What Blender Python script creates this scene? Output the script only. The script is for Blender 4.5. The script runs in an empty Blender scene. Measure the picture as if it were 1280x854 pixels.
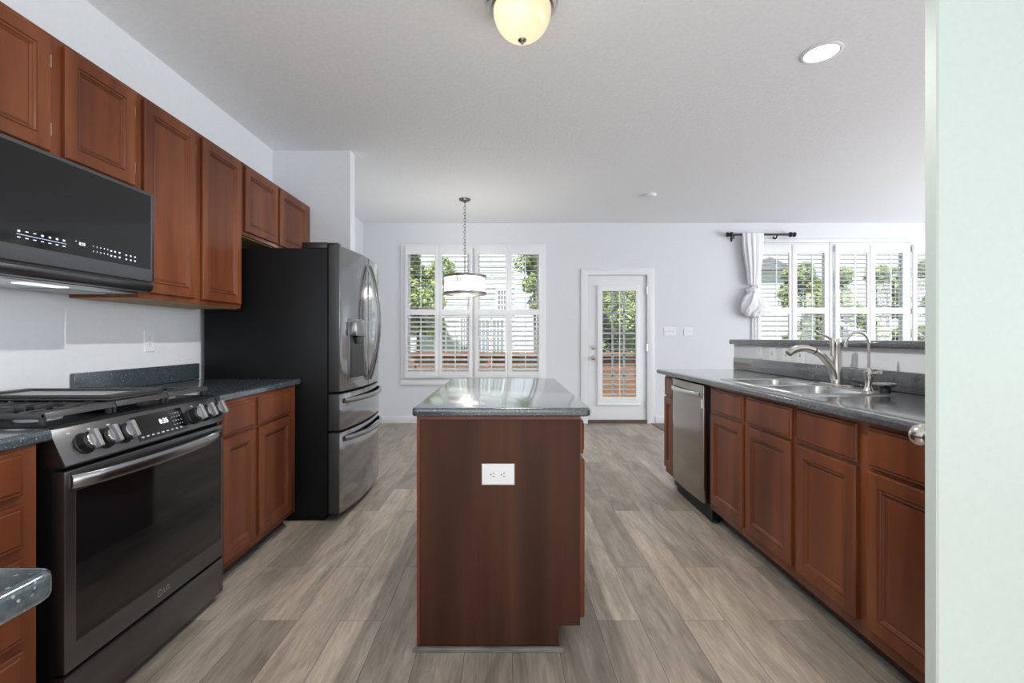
import bpy, bmesh, math, random
from mathutils import Vector, Matrix
random.seed(7)
C = bpy.context.scene.collection
SC = bpy.context.scene

# ------------------------------------------------------------------ camera
EYE = 1.175
FPX = 580.0
cam_d = bpy.data.cameras.new('camera')
cam = bpy.data.objects.new('camera', cam_d); C.objects.link(cam)
cam.location = (0, 0, EYE); cam.rotation_euler = (math.pi/2, 0, 0)
cam_d.sensor_width = 36.0; cam_d.lens = 36.0*FPX/1280.0
cam_d.shift_x = 8/1280; cam_d.shift_y = -5/1280
cam_d.clip_start = 0.02; cam_d.clip_end = 300
SC.camera = cam

# ------------------------------------------------------------------ world, sun, exposure
W = bpy.data.worlds.new('sky'); SC.world = W; W.use_nodes = True
bg = W.node_tree.nodes['Background']
bg.inputs[0].default_value = (0.86, 0.93, 1.0, 1); bg.inputs[1].default_value = 0.9
sun_d = bpy.data.lights.new('sun', 'SUN'); sun_d.energy = 6.5; sun_d.angle = 0.03
sun_d.color = (1, 0.95, 0.87)
sun = bpy.data.objects.new('sun', sun_d); C.objects.link(sun)
sun.rotation_euler = (math.radians(33), 0, math.radians(-8)); sun.location = (0, -4, 9)
SC.view_settings.view_transform = 'Standard'; SC.view_settings.look = 'None'
SC.view_settings.gamma = 1.0; SC.view_settings.use_curve_mapping = False
SC.view_settings.exposure = 0.62
def point_light(name, loc, energy, color, radius):
    d = bpy.data.lights.new(name, 'POINT'); d.energy = energy; d.color = color; d.shadow_soft_size = radius
    o = bpy.data.objects.new(name, d); C.objects.link(o); o.location = loc
    return o

def area_light(name, loc, rot, sx, sy, energy, color):
    d = bpy.data.lights.new(name, 'AREA'); d.shape = 'RECTANGLE'; d.size = sx; d.size_y = sy; d.energy = energy; d.color = color
    o = bpy.data.objects.new(name, d); C.objects.link(o); o.location = loc; o.rotation_euler = rot
    return o
# unseen fill lights added behind camera and at right, brightening room and ceiling
area_light('hall_fill_light', (-.3, -1.5, 1.45), (math.radians(112), 0, math.radians(-6)), 2.6, 1.8, 20, (1, .97, .93))
area_light('living_room_fill_light', (7.0, 1.7, 1.35), (math.radians(118), 0, math.radians(90)), 6.0, 2.0, 182, (.95, .97, 1))

# ------------------------------------------------------------------ materials
def srgb(r, g, b):
    f = lambda c: (c/255/12.92) if c/255 <= .04045 else ((c/255+.055)/1.055)**2.4
    return (f(r), f(g), f(b), 1)
MATS = {}
def mat(name, col, rough=.5, metal=0.0, spec=.5, coat=0.0, emit=None, estr=0):
    m = bpy.data.materials.new(name); m.use_nodes = True
    b = m.node_tree.nodes['Principled BSDF']
    b.inputs['Base Color'].default_value = col if len(col) == 4 else (*col, 1)
    b.inputs['Roughness'].default_value = rough; b.inputs['Metallic'].default_value = metal
    b.inputs['Specular IOR Level'].default_value = spec
    b.inputs['Coat Weight'].default_value = coat
    if emit:
        b.inputs['Emission Color'].default_value = (*emit, 1); b.inputs['Emission Strength'].default_value = estr
    MATS[name] = m
    return m
def N(m, t, **kw):
    n = m.node_tree.nodes.new(t)
    for k, v in kw.items(): setattr(n, k, v)
    return n
def L(m, a, b): m.node_tree.links.new(a, b)
def B(m): return m.node_tree.nodes['Principled BSDF']
def noise_col(m, c1, c2, scale, stretch=(1, 1, 1), detail=4, lo=.35, hi=.65, bump=0, bump_dist=.01, rough=None):
    tc = N(m, 'ShaderNodeTexCoord'); mp = N(m, 'ShaderNodeMapping')
    mp.inputs['Scale'].default_value = stretch
    L(m, tc.outputs['Object'], mp.inputs['Vector'])
    nz = N(m, 'ShaderNodeTexNoise'); nz.inputs['Scale'].default_value = scale; nz.inputs['Detail'].default_value = detail
    L(m, mp.outputs[0], nz.inputs['Vector'])
    cr = N(m, 'ShaderNodeValToRGB'); cr.color_ramp.elements[0].position = lo; cr.color_ramp.elements[1].position = hi
    cr.color_ramp.elements[0].color = c1; cr.color_ramp.elements[1].color = c2
    L(m, nz.outputs['Fac'], cr.inputs[0]); L(m, cr.outputs[0], B(m).inputs['Base Color'])
    if bump:
        bp = N(m, 'ShaderNodeBump'); bp.inputs['Strength'].default_value = bump; bp.inputs['Distance'].default_value = bump_dist
        L(m, nz.outputs['Fac'], bp.inputs['Height']); L(m, bp.outputs[0], B(m).inputs['Normal'])
    return cr, nz, mp

wall_m = mat('wall_paint', (.70, .725, .765, 1), .7, spec=.25)
noise_col(wall_m, (.72, .74, .775, 1), (.74, .76, .795, 1), 40, bump=.05, bump_dist=.002)
ceil_m = mat('ceiling_texture', (.72, .725, .73, 1), .9, spec=.1)
noise_col(ceil_m, (.85, .87, .89, 1), (.89, .91, .93, 1), 45, detail=5, bump=.30, bump_dist=.006)
white_m = mat('white_trim', (.82, .83, .85, 1), .38)
shut_m = mat('shutter_white', (.84, .85, .87, 1), .35)
green_m = mat('pale_green_paint', (.50, .575, .55, 1), .45); noise_col(green_m, (.495, .57, .545, 1), (.51, .585, .56, 1), 60, bump=.04, bump_dist=.001)

def wood(name, c1, c2, c3, rough, coat, stretch=(1, 1, .12), scale=9, spec=.5):
    m = mat(name, c1, rough, coat=coat, spec=spec)
    B(m).inputs['Coat Roughness'].default_value = .22
    cr, nz, mp = noise_col(m, c1, c3, scale, stretch=stretch, detail=6, lo=.3, hi=.72)
    e = cr.color_ramp.elements.new(.5); e.color = c2
    nz2 = N(m, 'ShaderNodeTexNoise'); nz2.inputs['Scale'].default_value = 90; nz2.inputs['Detail'].default_value = 3
    L(m, mp.outputs[0], nz2.inputs['Vector'])
    mr = N(m, 'ShaderNodeMapRange'); mr.inputs['To Min'].default_value = .86; mr.inputs['To Max'].default_value = 1.12
    L(m, nz2.outputs['Fac'], mr.inputs[0])
    mx = N(m, 'ShaderNodeMix', data_type='RGBA', blend_type='MULTIPLY'); mx.inputs[0].default_value = 1
    L(m, cr.outputs[0], mx.inputs[6]); L(m, mr.outputs[0], mx.inputs[7]); L(m, mx.outputs[2], B(m).inputs['Base Color'])
    return m
cherry = wood('cherry_wood', (.090, .025, .010, 1), (.142, .041, .0155, 1), (.21, .066, .025, 1), .34, 0, spec=.28)
pale_wood = wood('raw_underside_wood', (.30, .19, .09, 1), (.36, .23, .11, 1), (.42, .28, .14, 1), .6, 0)
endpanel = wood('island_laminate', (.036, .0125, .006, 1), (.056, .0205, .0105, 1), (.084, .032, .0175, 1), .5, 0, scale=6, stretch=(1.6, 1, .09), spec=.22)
trimwood = wood('red_edge_wood', (.12, .022, .012, 1), (.14, .028, .014, 1), (.16, .035, .018, 1), .4, 0)
darkwood = wood('dark_floor_wood', (.08, .035, .02, 1), (.11, .05, .03, 1), (.14, .07, .04, 1), .35, 0, stretch=(1, .12, 1))
fencewood = wood('cedar_fence', (.13, .062, .038, 1), (.18, .09, .055, 1), (.24, .125, .08, 1), .8, 0, stretch=(.15, 1, 1))

def counter_mat(name, base, fleck):
    m = mat(name, base, .22, spec=.55, coat=1); B(m).inputs['Coat Roughness'].default_value = .09
    cr, nz, mp = noise_col(m, tuple(c*.75 for c in base[:3])+(1,), tuple(c*1.3 for c in base[:3])+(1,), 130, detail=3, lo=.35, hi=.65)
    v = N(m, 'ShaderNodeTexVoronoi'); v.inputs['Scale'].default_value = 105; L(m, mp.outputs[0], v.inputs['Vector'])
    r2 = N(m, 'ShaderNodeValToRGB'); r2.color_ramp.elements[0].position = .12; r2.color_ramp.elements[1].position = .30
    r2.color_ramp.elements[0].color = (1, 1, 1, 1); r2.color_ramp.elements[1].color = (0, 0, 0, 1)
    L(m, v.outputs['Distance'], r2.inputs[0])
    nz3 = N(m, 'ShaderNodeTexNoise'); nz3.inputs['Scale'].default_value = 80; L(m, mp.outputs[0], nz3.inputs['Vector'])
    gt = N(m, 'ShaderNodeMath', operation='GREATER_THAN'); gt.inputs[1].default_value = .56; L(m, nz3.outputs['Fac'], gt.inputs[0])
    ml = N(m, 'ShaderNodeMath', operation='MULTIPLY'); L(m, gt.outputs[0], ml.inputs[0]); L(m, r2.outputs[0], ml.inputs[1])
    mx = N(m, 'ShaderNodeMix', data_type='RGBA'); L(m, ml.outputs[0], mx.inputs[0]); L(m, cr.outputs[0], mx.inputs[6]); mx.inputs[7].default_value = fleck
    L(m, mx.outputs[2], B(m).inputs['Base Color'])
    return m
counter = counter_mat('slate_laminate', (.052, .070, .080, 1), (.34, .40, .43, 1))
counter_r = counter_mat('charcoal_laminate', (.060, .062, .070, 1), (.16, .16, .17, 1))

# vinyl planks running along Y
floor_m = mat('vinyl_plank', (.3, .26, .22, 1), .38, spec=.4)
def build_floor_mat(m):
    tc = N(m, 'ShaderNodeTexCoord'); sp = N(m, 'ShaderNodeSeparateXYZ'); cb = N(m, 'ShaderNodeCombineXYZ')
    L(m, tc.outputs['Object'], sp.inputs[0]); L(m, sp.outputs[1], cb.inputs[0]); L(m, sp.outputs[0], cb.inputs[1])
    br = N(m, 'ShaderNodeTexBrick'); br.offset = .37; br.offset_frequency = 2
    for k, v in (('Scale', 1), ('Mortar Size', .0012), ('Brick Width', 1.22), ('Row Height', .178), ('Bias', 0), ('Mortar Smooth', .2)):
        br.inputs[k].default_value = v
    br.inputs['Color1'].default_value = (0, 0, 0, 1); br.inputs['Color2'].default_value = (1, 1, 1, 1); br.inputs['Mortar'].default_value = (.3, .3, .3, 1)
    L(m, cb.outputs[0], br.inputs['Vector'])
    # every plank gets its own shift of the grain
    vm = N(m, 'ShaderNodeVectorMath', operation='MULTIPLY'); vm.inputs[1].default_value = (7, 11, 9)
    L(m, br.outputs['Color'], vm.inputs[0])
    ad = N(m, 'ShaderNodeVectorMath', operation='ADD'); L(m, cb.outputs[0], ad.inputs[0]); L(m, vm.outputs[0], ad.inputs[1])
    def nz(scale, st, det, dist=0):
        mp = N(m, 'ShaderNodeMapping'); mp.inputs['Scale'].default_value = st; L(m, ad.outputs[0], mp.inputs[0])
        n = N(m, 'ShaderNodeTexNoise'); n.inputs['Scale'].default_value = scale; n.inputs['Detail'].default_value = det
        n.inputs['Distortion'].default_value = dist
        L(m, mp.outputs[0], n.inputs['Vector']); return n
    a = nz(1, (1.6, 8, 1), 6, 1.6); b = nz(1, (5, 130, 1), 4, .3)
    w = nz(1, (4.5, 30, 1), 7, 2.6)
    r1 = N(m, 'ShaderNodeValToRGB'); e = r1.color_ramp.elements
    e[0].position = .28; e[0].color = (.265, .220, .175, 1); e[1].position = .72; e[1].color = (.51, .43, .345, 1)
    L(m, a.outputs['Fac'], r1.inputs[0])
    pl = N(m, 'ShaderNodeMapRange'); pl.inputs['To Min'].default_value = .74; pl.inputs['To Max'].default_value = 1.26; L(m, br.outputs['Color'], pl.inputs[0])
    g1 = N(m, 'ShaderNodeMapRange'); g1.inputs['From Min'].default_value = .3; g1.inputs['From Max'].default_value = .7; g1.inputs['To Min'].default_value = .86; g1.inputs['To Max'].default_value = 1.10; L(m, b.outputs['Fac'], g1.inputs[0])
    g2 = N(m, 'ShaderNodeMapRange'); g2.inputs['From Min'].default_value = .35; g2.inputs['From Max'].default_value = .65; g2.inputs['To Min'].default_value = .86; g2.inputs['To Max'].default_value = 1.09; L(m, w.outputs['Fac'], g2.inputs[0])
    p = N(m, 'ShaderNodeMath', operation='MULTIPLY'); L(m, pl.outputs[0], p.inputs[0]); L(m, g1.outputs[0], p.inputs[1])
    q = N(m, 'ShaderNodeMath', operation='MULTIPLY'); L(m, p.outputs[0], q.inputs[0]); L(m, g2.outputs[0], q.inputs[1])
    mx = N(m, 'ShaderNodeMix', data_type='RGBA', blend_type='MULTIPLY'); mx.inputs[0].default_value = 1
    L(m, r1.outputs[0], mx.inputs[6]); L(m, q.outputs[0], mx.inputs[7])
    hu = N(m, 'ShaderNodeTexNoise'); hu.inputs['Scale'].default_value = .8; L(m, ad.outputs[0], hu.inputs['Vector'])
    mt = N(m, 'ShaderNodeMix', data_type='RGBA', blend_type='MULTIPLY'); L(m, hu.outputs['Fac'], mt.inputs[0]); L(m, mx.outputs[2], mt.inputs[6]); mt.inputs[7].default_value = (.86, .90, .95, 1)
    mo = N(m, 'ShaderNodeMix', data_type='RGBA'); L(m, br.outputs['Fac'], mo.inputs[0]); L(m, mt.outputs[2], mo.inputs[6]); mo.inputs[7].default_value = (.10, .085, .07, 1)
    L(m, mo.outputs[2], B(m).inputs['Base Color'])
    bp = N(m, 'ShaderNodeBump'); bp.inputs['Strength'].default_value = .12; bp.inputs['Distance'].default_value = .002
    L(m, b.outputs['Fac'], bp.inputs['Height']); L(m, bp.outputs[0], B(m).inputs['Normal'])
build_floor_mat(floor_m)

shoe_m = mat('grey_shoe_moulding', (.20, .19, .165, 1), .5)
noise_col(shoe_m, (.14, .135, .115, 1), (.26, .25, .22, 1), 14, stretch=(.6, .6, 6))
blk_steel = mat('black_stainless', (.135, .135, .14, 1), .27, metal=.9)
blk_steel2 = mat('black_stainless_bright', (.30, .30, .305, 1), .24, metal=1)
fr_steel = mat('fridge_black_stainless', (.33, .33, .335, 1), .13, metal=1)
blk_case = mat('black_enamel', (.0075, .008, .009, 1), .40, spec=.18)
blk_side = mat('door_side_grey', (.035, .037, .039, 1), .45)
blk_glass = mat('black_glass', (.006, .006, .007, 1), .05, spec=.5)
mw_glass = mat('microwave_black_glass', (.008, .008, .009, 1), .06, spec=.45)
blk_plastic = mat('black_plastic', (.012, .012, .013, 1), .35)
cast_iron = mat('cast_iron', (.035, .035, .037, 1), .42, spec=.6)
griddle_m = mat('griddle_grey', (.36, .37, .39, 1), .32, metal=.25)
grip_m = mat('grip_grey', (.30, .30, .31, 1), .35, metal=.5)
nickel = mat('brushed_nickel', (.62, .59, .55, 1), .22, metal=1)
chrome = mat('chrome', (.75, .75, .76, 1), .10, metal=1)
steel = mat('stainless', (.62, .62, .62, 1), .24, metal=1)
dw_steel = mat('dishwasher_stainless', (.36, .33, .295, 1), .20, metal=1)
plate_m = mat('white_plastic', (.80, .82, .84, 1), .35)
slot_m = mat('dark_slot', (.02, .02, .02, 1), .5)
light_text = mat('lit_display', (.6, .7, 1, 1), .5, emit=(.75, .82, 1), estr=.9)
white_text = mat('printed_grey', (.45, .46, .47, 1), .5)
rod_m = mat('black_iron', (.012, .012, .016, 1), .45)
pewter = mat('aged_pewter', (.20, .18, .165, 1), .35, metal=.9)
glaze = mat('dark_glaze', (.035, .012, .006, 1), .4)
toe_m = mat('toe_kick_brown', (.030, .012, .008, 1), .5)
leaf_m = mat('leaves', (.12, .2, .05, 1), .6)
noise_col(leaf_m, (.07, .115, .035, 1), (.36, .44, .17, 1), 3.5, lo=.3, hi=.7)
bark_m = mat('bark', (.12, .09, .06, 1), .9)
siding_m = mat('pale_siding', (.44, .48, .50, 1), .7)
roof_m = mat('grey_shingle', (.13, .14, .16, 1), .9)
ext_glass = mat('far_window_glass', (.16, .20, .25, 1), .15)
grass_m = mat('lawn', (.16, .22, .08, 1), .9)
threshold_m = mat('bronze_threshold', (.10, .07, .05, 1), .5)
curtain_m = mat('white_sheer', (.86, .87, .90, 1), .8, spec=.1)
B(curtain_m).inputs['Transmission Weight'].default_value = 0.0

def glass_mat(name, tint, gl=.08, fac=None):
    m = bpy.data.materials.new(name); m.use_nodes = True; nt = m.node_tree; nt.nodes.clear()
    out = nt.nodes.new('ShaderNodeOutputMaterial'); t = nt.nodes.new('ShaderNodeBsdfTransparent'); g = nt.nodes.new('ShaderNodeBsdfGlossy')
    t.inputs[0].default_value = tint; g.inputs['Roughness'].default_value = .02
    mx = nt.nodes.new('ShaderNodeMixShader'); fr = nt.nodes.new('ShaderNodeFresnel'); fr.inputs[0].default_value = 1.4
    nt.links.new(fr.outputs[0], mx.inputs[0]); nt.links.new(t.outputs[0], mx.inputs[1]); nt.links.new(g.outputs[0], mx.inputs[2])
    nt.links.new(mx.outputs[0], out.inputs[0]); return m
pane_m = glass_mat('window_glass', (.96, .98, .98, 1))
def shade_mat():
    m = bpy.data.materials.new('seeded_glass'); m.use_nodes = True; nt = m.node_tree; nt.nodes.clear()
    out = nt.nodes.new('ShaderNodeOutputMaterial'); t = nt.nodes.new('ShaderNodeBsdfTransparent'); d = nt.nodes.new('ShaderNodeBsdfTranslucent'); g = nt.nodes.new('ShaderNodeBsdfGlossy')
    d.inputs[0].default_value = (.95, .96, 1, 1); g.inputs['Roughness'].default_value = .08
    a = nt.nodes.new('ShaderNodeMixShader'); b = nt.nodes.new('ShaderNodeMixShader'); a.inputs[0].default_value = .24; b.inputs[0].default_value = .08
    nt.links.new(t.outputs[0], a.inputs[1]); nt.links.new(d.outputs[0], a.inputs[2]); nt.links.new(a.outputs[0], b.inputs[1]); nt.links.new(g.outputs[0], b.inputs[2])
    nt.links.new(b.outputs[0], out.inputs[0]); return m
drum_glass = shade_mat()
def bowl_mat():
    m = bpy.data.materials.new('frosted_amber_glass'); m.use_nodes = True; nt = m.node_tree; nt.nodes.clear()
    out = nt.nodes.new('ShaderNodeOutputMaterial'); t = nt.nodes.new('ShaderNodeBsdfTranslucent'); e = nt.nodes.new('ShaderNodeEmission'); g = nt.nodes.new('ShaderNodeBsdfGlossy')
    t.inputs[0].default_value = (.95, .82, .60, 1); e.inputs[0].default_value = (.40, .35, .26, 1); e.inputs[1].default_value = .62
    g.inputs['Roughness'].default_value = .15; fr = nt.nodes.new('ShaderNodeFresnel'); fr.inputs[0].default_value = 1.4
    ad = nt.nodes.new('ShaderNodeAddShader'); mt = nt.nodes.new('ShaderNodeMixShader'); mt.inputs[0].default_value = .5; tr = nt.nodes.new('ShaderNodeBsdfTransparent'); tr.inputs[0].default_value = (0, 0, 0, 1)
    nt.links.new(tr.outputs[0], mt.inputs[1]); nt.links.new(t.outputs[0], mt.inputs[2])
    nt.links.new(mt.outputs[0], ad.inputs[0]); nt.links.new(e.outputs[0], ad.inputs[1])
    mx = nt.nodes.new('ShaderNodeMixShader'); nt.links.new(fr.outputs[0], mx.inputs[0]); nt.links.new(ad.outputs[0], mx.inputs[1]); nt.links.new(g.outputs[0], mx.inputs[2])
    nt.links.new(mx.outputs[0], out.inputs[0]); return m
bowl_m = bowl_mat()
def emit_mat(name, col, s):
    m = bpy.data.materials.new(name); m.use_nodes = True; nt = m.node_tree; nt.nodes.clear()
    out = nt.nodes.new('ShaderNodeOutputMaterial'); e = nt.nodes.new('ShaderNodeEmission')
    e.inputs[0].default_value = (*col, 1); e.inputs[1].default_value = s; nt.links.new(e.outputs[0], out.inputs[0]); return m
bulb_m = emit_mat('lit_bulb', (1, .93, .80), 4)
can_m = emit_mat('recessed_lens', (1, .96, .9), 2.2)
task_m = emit_mat('task_light', (1, .98, .95), 1.0)

# ------------------------------------------------------------------ geometry helpers
class Geo:
    def __init__(s): s.v = []; s.f = []
    def add(s, verts, faces):
        o = len(s.v); s.v += [tuple(p) for p in verts]; s.f += [tuple(i+o for i in f) for f in faces]; return s
    def box(s, x0, x1, y0, y1, z0, z1):
        x0, x1 = sorted((x0, x1)); y0, y1 = sorted((y0, y1)); z0, z1 = sorted((z0, z1))
        return s.add([(x0,y0,z0),(x1,y0,z0),(x1,y1,z0),(x0,y1,z0),(x0,y0,z1),(x1,y0,z1),(x1,y1,z1),(x0,y1,z1)],
                     [(0,3,2,1),(4,5,6,7),(0,1,5,4),(1,2,6,5),(2,3,7,6),(3,0,4,7)])
    def loft(s, rings, cap0=True, cap1=True, closed=True):
        n = len(rings[0]); vs = [p for r in rings for p in r]; fs = []
        for k in range(len(rings)-1):
            for i in range(n if closed else n-1):
                j = (i+1) % n; fs.append((k*n+i, k*n+j, (k+1)*n+j, (k+1)*n+i))
        if cap0: fs.append(tuple(reversed(range(n))))
        if cap1: fs.append(tuple((len(rings)-1)*n+i for i in range(n)))
        return s.add(vs, fs)
    def prism(s, pts, axis, a, b):
        def P(u, v, t): return {'x': (t, u, v), 'y': (u, t, v), 'z': (u, v, t)}[axis]
        return s.loft([[P(u, v, a) for u, v in pts], [P(u, v, b) for u, v in pts]])
    def tube(s, pts, r, n=10, caps=True, flat=1.0):
        pts = [Vector(p) for p in pts]; rs = r if isinstance(r, (list, tuple)) else [r]*len(pts)
        up = Vector((0, 0, 1)); rings = []; prev = None
        for i, p in enumerate(pts):
            t = (pts[min(i+1, len(pts)-1)]-pts[max(i-1, 0)]).normalized()
            if prev is None:
                a = t.cross(up)
                if a.length < 1e-3: a = t.cross(Vector((1, 0, 0)))
            else: a = prev - t*prev.dot(t)
            a.normalize(); b = t.cross(a).normalized(); prev = a
            rings.append([p+(a*math.cos(q)+b*math.sin(q)*flat)*rs[i] for q in [2*math.pi*k/n for k in range(n)]])
        return s.loft(rings, caps, caps)
    def lathe(s, prof, c, axis='z', n=28, sx=1, sy=1):
        c = Vector(c); rings = []
        for r, h in prof:
            ring = []
            for k in range(n):
                q = 2*math.pi*k/n; a, b = r*math.cos(q)*sx, r*math.sin(q)*sy
                d = {'z': (a, b, h), 'x': (h, a, b), 'y': (a, h, b)}[axis]
                ring.append(c+Vector(d))
            rings.append(ring)
        return s.loft(rings)
    def ball(s, c, r, n=12, sc=(1, 1, 1)):
        m = n//2; pr = [(max(r*math.sin(math.pi*i/m), 1e-4), -r*math.cos(math.pi*i/m)) for i in range(m+1)]
        o = len(s.v); s.lathe(pr, (0, 0, 0), 'z', n)
        for i in range(o, len(s.v)):
            x, y, z = s.v[i]; s.v[i] = (c[0]+x*sc[0], c[1]+y*sc[1], c[2]+z*sc[2])
        return s
    def rings_rect(s, M, u0, u1, v0, v1, prof):
        rings = [[M(u0+i, v0+i, d), M(u1-i, v0+i, d), M(u1-i, v1-i, d), M(u0+i, v1-i, d)] for i, d in prof]
        return s.loft(rings)
    def rot(s, start, center, axis, ang):
        R = Matrix.Rotation(ang, 3, axis); c = Vector(center)
        for i in range(start, len(s.v)): s.v[i] = tuple(R @ (Vector(s.v[i])-c) + c)
        return s
    def build(s, name, m, parent=None, bevel=0, smooth=30, seg=2, alt=None, altf=None):
        off = Vector((0, 0, 0))
        o = parent
        while o is not None: off = off + Vector(o.location); o = o.parent
        me = bpy.data.meshes.new(name)
        c = off
        if parent is None and s.v:
            xs, ys, zs = zip(*s.v); c = Vector(((min(xs)+max(xs))/2, (min(ys)+max(ys))/2, min(zs)))
        bm = bmesh.new()
        vs = [bm.verts.new(Vector(p)-c) for p in s.v]
        for f in s.f:
            try: bm.faces.new([vs[i] for i in f])
            except ValueError: pass
        bmesh.ops.recalc_face_normals(bm, faces=bm.faces)
        if bevel:
            es = [e for e in bm.edges if len(e.link_faces) == 2 and e.calc_face_angle(0) > .6]
            bmesh.ops.bevel(bm, geom=es, offset=bevel, segments=seg, affect='EDGES', profile=.5, clamp_overlap=True)
        bm.to_mesh(me); bm.free()
        if smooth:
            me.polygons.foreach_set('use_smooth', [True]*len(me.polygons)); me.set_sharp_from_angle(angle=math.radians(smooth))
        me.materials.append(m)
        if alt:
            me.materials.append(alt)
            for p in me.polygons:
                if altf(p): p.material_index = 1
        ob = bpy.data.objects.new(name, me); C.objects.link(ob)
        if parent is not None: ob.parent = parent
        else: ob.location = c
        return ob
def G(): return Geo()
def box(name, m, parent, x0, x1, y0, y1, z0, z1, bevel=0): return G().box(x0, x1, y0, y1, z0, z1).build(name, m, parent, bevel)
def tag(o, label, cat, group=None, kind=None):
    o['label'] = label; o['category'] = cat
    if group: o['group'] = group
    if kind: o['kind'] = kind
    return o
def thing(name, label, cat, loc, group=None):
    o = bpy.data.objects.new(name, None); C.objects.link(o); o.location = loc; o.empty_display_size = .1
    return tag(o, label, cat, group)
def struct(o, label=None):
    o['kind'] = 'structure'
    if label: o['label'] = label
    return o
def sempty(name, loc):
    o = bpy.data.objects.new(name, None); C.objects.link(o); o.location = loc; o.empty_display_size = .1
    return struct(o)
def rr(x0, x1, y0, y1, r, n=5):
    pts = []
    for cx, cy, a in ((x1-r, y1-r, 0), (x0+r, y1-r, 90), (x0+r, y0+r, 180), (x1-r, y0+r, 270)):
        for k in range(n+1):
            q = math.radians(a+90*k/n); pts.append((cx+r*math.cos(q), cy+r*math.sin(q)))
    return pts
def slab_holes(g, P, u0, u1, v0, v1, holes, t0, t1):
    us = sorted({u0, u1, *[h[0] for h in holes], *[h[1] for h in holes]}); vs = sorted({v0, v1, *[h[2] for h in holes], *[h[3] for h in holes]})
    nu, nv = len(us)-1, len(vs)-1
    tmp = Geo(); P(tmp, 0, 1, 2, 3, 4, 5)          # find how P maps (u, v, t) onto x, y, z
    col = {0: None}; first = tmp.v[0]
    idx = [{0: 'u', 2: 'v', 4: 't'}[int(c)] for c in first]
    def pt(i, j, t): d = {'u': us[i], 'v': vs[j], 't': t}; return tuple(d[k] for k in idx)
    solid = lambda i, j: 0 <= i < nu and 0 <= j < nv and not any(h[0] <= (us[i]+us[i+1])/2 <= h[1] and h[2] <= (vs[j]+vs[j+1])/2 <= h[3] for h in holes)
    ids = {}; V = []; F = []
    def vid(i, j, k):
        if (i, j, k) not in ids: ids[(i, j, k)] = len(V); V.append(pt(i, j, (t0, t1)[k]))
        return ids[(i, j, k)]
    for i in range(nu):
        for j in range(nv):
            if not solid(i, j): continue
            F.append((vid(i, j, 0), vid(i, j+1, 0), vid(i+1, j+1, 0), vid(i+1, j, 0))); F.append((vid(i, j, 1), vid(i+1, j, 1), vid(i+1, j+1, 1), vid(i, j+1, 1)))
            for di, dj, a, b in ((-1, 0, (i, j), (i, j+1)), (1, 0, (i+1, j), (i+1, j+1)), (0, -1, (i, j), (i+1, j)), (0, 1, (i, j+1), (i+1, j+1))):
                if not solid(i+di, j+dj): F.append((vid(*a, 0), vid(*b, 0), vid(*b, 1), vid(*a, 1)))
    return g.add(V, F)
def text_geo(g, s, size, P, u, v, d=.0008, bold=0):
    cu = bpy.data.curves.new('t', 'FONT'); cu.body = s; cu.size = size; cu.align_x = 'CENTER'; cu.align_y = 'CENTER'; cu.offset = bold; cu.resolution_u = 3
    ob = bpy.data.objects.new('t', cu); me = ob.to_mesh()
    vs = [P(u+q.co.x, v+q.co.y, d) for q in me.vertices]; fs = [tuple(p.vertices) for p in me.polygons]
    g.add(vs, fs); ob.to_mesh_clear(); bpy.data.objects.remove(ob); bpy.data.curves.remove(cu)
    return g

XL = -1.95      # left wall face
XW = 1.90       # half wall kitchen face
YF = 6.353      # far wall face
ZC = 2.743      # ceiling
def px(x): return (x-632)/FPX*YF
def pz(y): return EYE-(y-422)/FPX*YF

# ------------------------------------------------------------------ shell
struct(box('floor', floor_m, None, XL, 2.0, -1.6, YF, -.06, 0))
struct(box('floor', darkwood, None, 2.0, 7.2, -1.6, YF, -.06, 0))
struct(box('trim_1', darkwood, None, 1.985, 2.015, 3.90, YF-.03, 0, .008))
struct(box('ceiling', ceil_m, None, XL-.12, 7.2, -.9, YF+.12, ZC, ZC+.1))
struct(box('wall_left', wall_m, None, XL-.12, XL, -1.6, YF, 0, ZC))
struct(box('wall_fridge_return', wall_m, None, XL, -1.302, 3.89, 4.005, 0, ZC))
def Pxz(g, a, b, c, d, t0, t1): g.box(a, b, t0, t1, c, d)
WIN = [(px(502.5), px(681), pz(473), pz(306.5)), (px(940), px(1034), pz(473), pz(305)), (px(1037), px(1131), pz(473), pz(305)), (px(1133.5), px(1227.5), pz(473), pz(305))]
DOOR = (px(734), px(809), 0, 2.035)
holes = [(w[0]+.05, w[1]-.05, w[2]+.05, w[3]-.05) for w in WIN[:1]]+[(w[0]+.004, w[1]-.004, w[2]+.05, w[3]-.05) for w in WIN[1:]]+[DOOR]
g = slab_holes(G(), Pxz, XL-.12, 7.2, 0, ZC, holes, YF, YF+.10)
struct(g.build('wall_far', wall_m, smooth=0))
# baseboards
def bb(name, x0, x1, y0, y1):
    g = G().box(x0, x1, y0, y1, 0, .10)
    struct(g.build(name, white_m, bevel=.004))
bb('baseboard_far_left', XL, px(725), YF-.014, YF)
bb('baseboard_far_right', px(819), 7.2, YF-.014, YF)
bb('baseboard_left', XL, XL+.014, 4.01, YF-.015)
bb('baseboard_return', -1.302, -1.288, 3.88, 4.01)
bb('baseboard_return_back', XL+.015, -1.302, 4.005, 4.019)
# half wall behind the right counter
hw = struct(box('wall_half', wall_m, None, XW, XW+.12, 1.20, 3.86, 0, 1.118))

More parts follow.
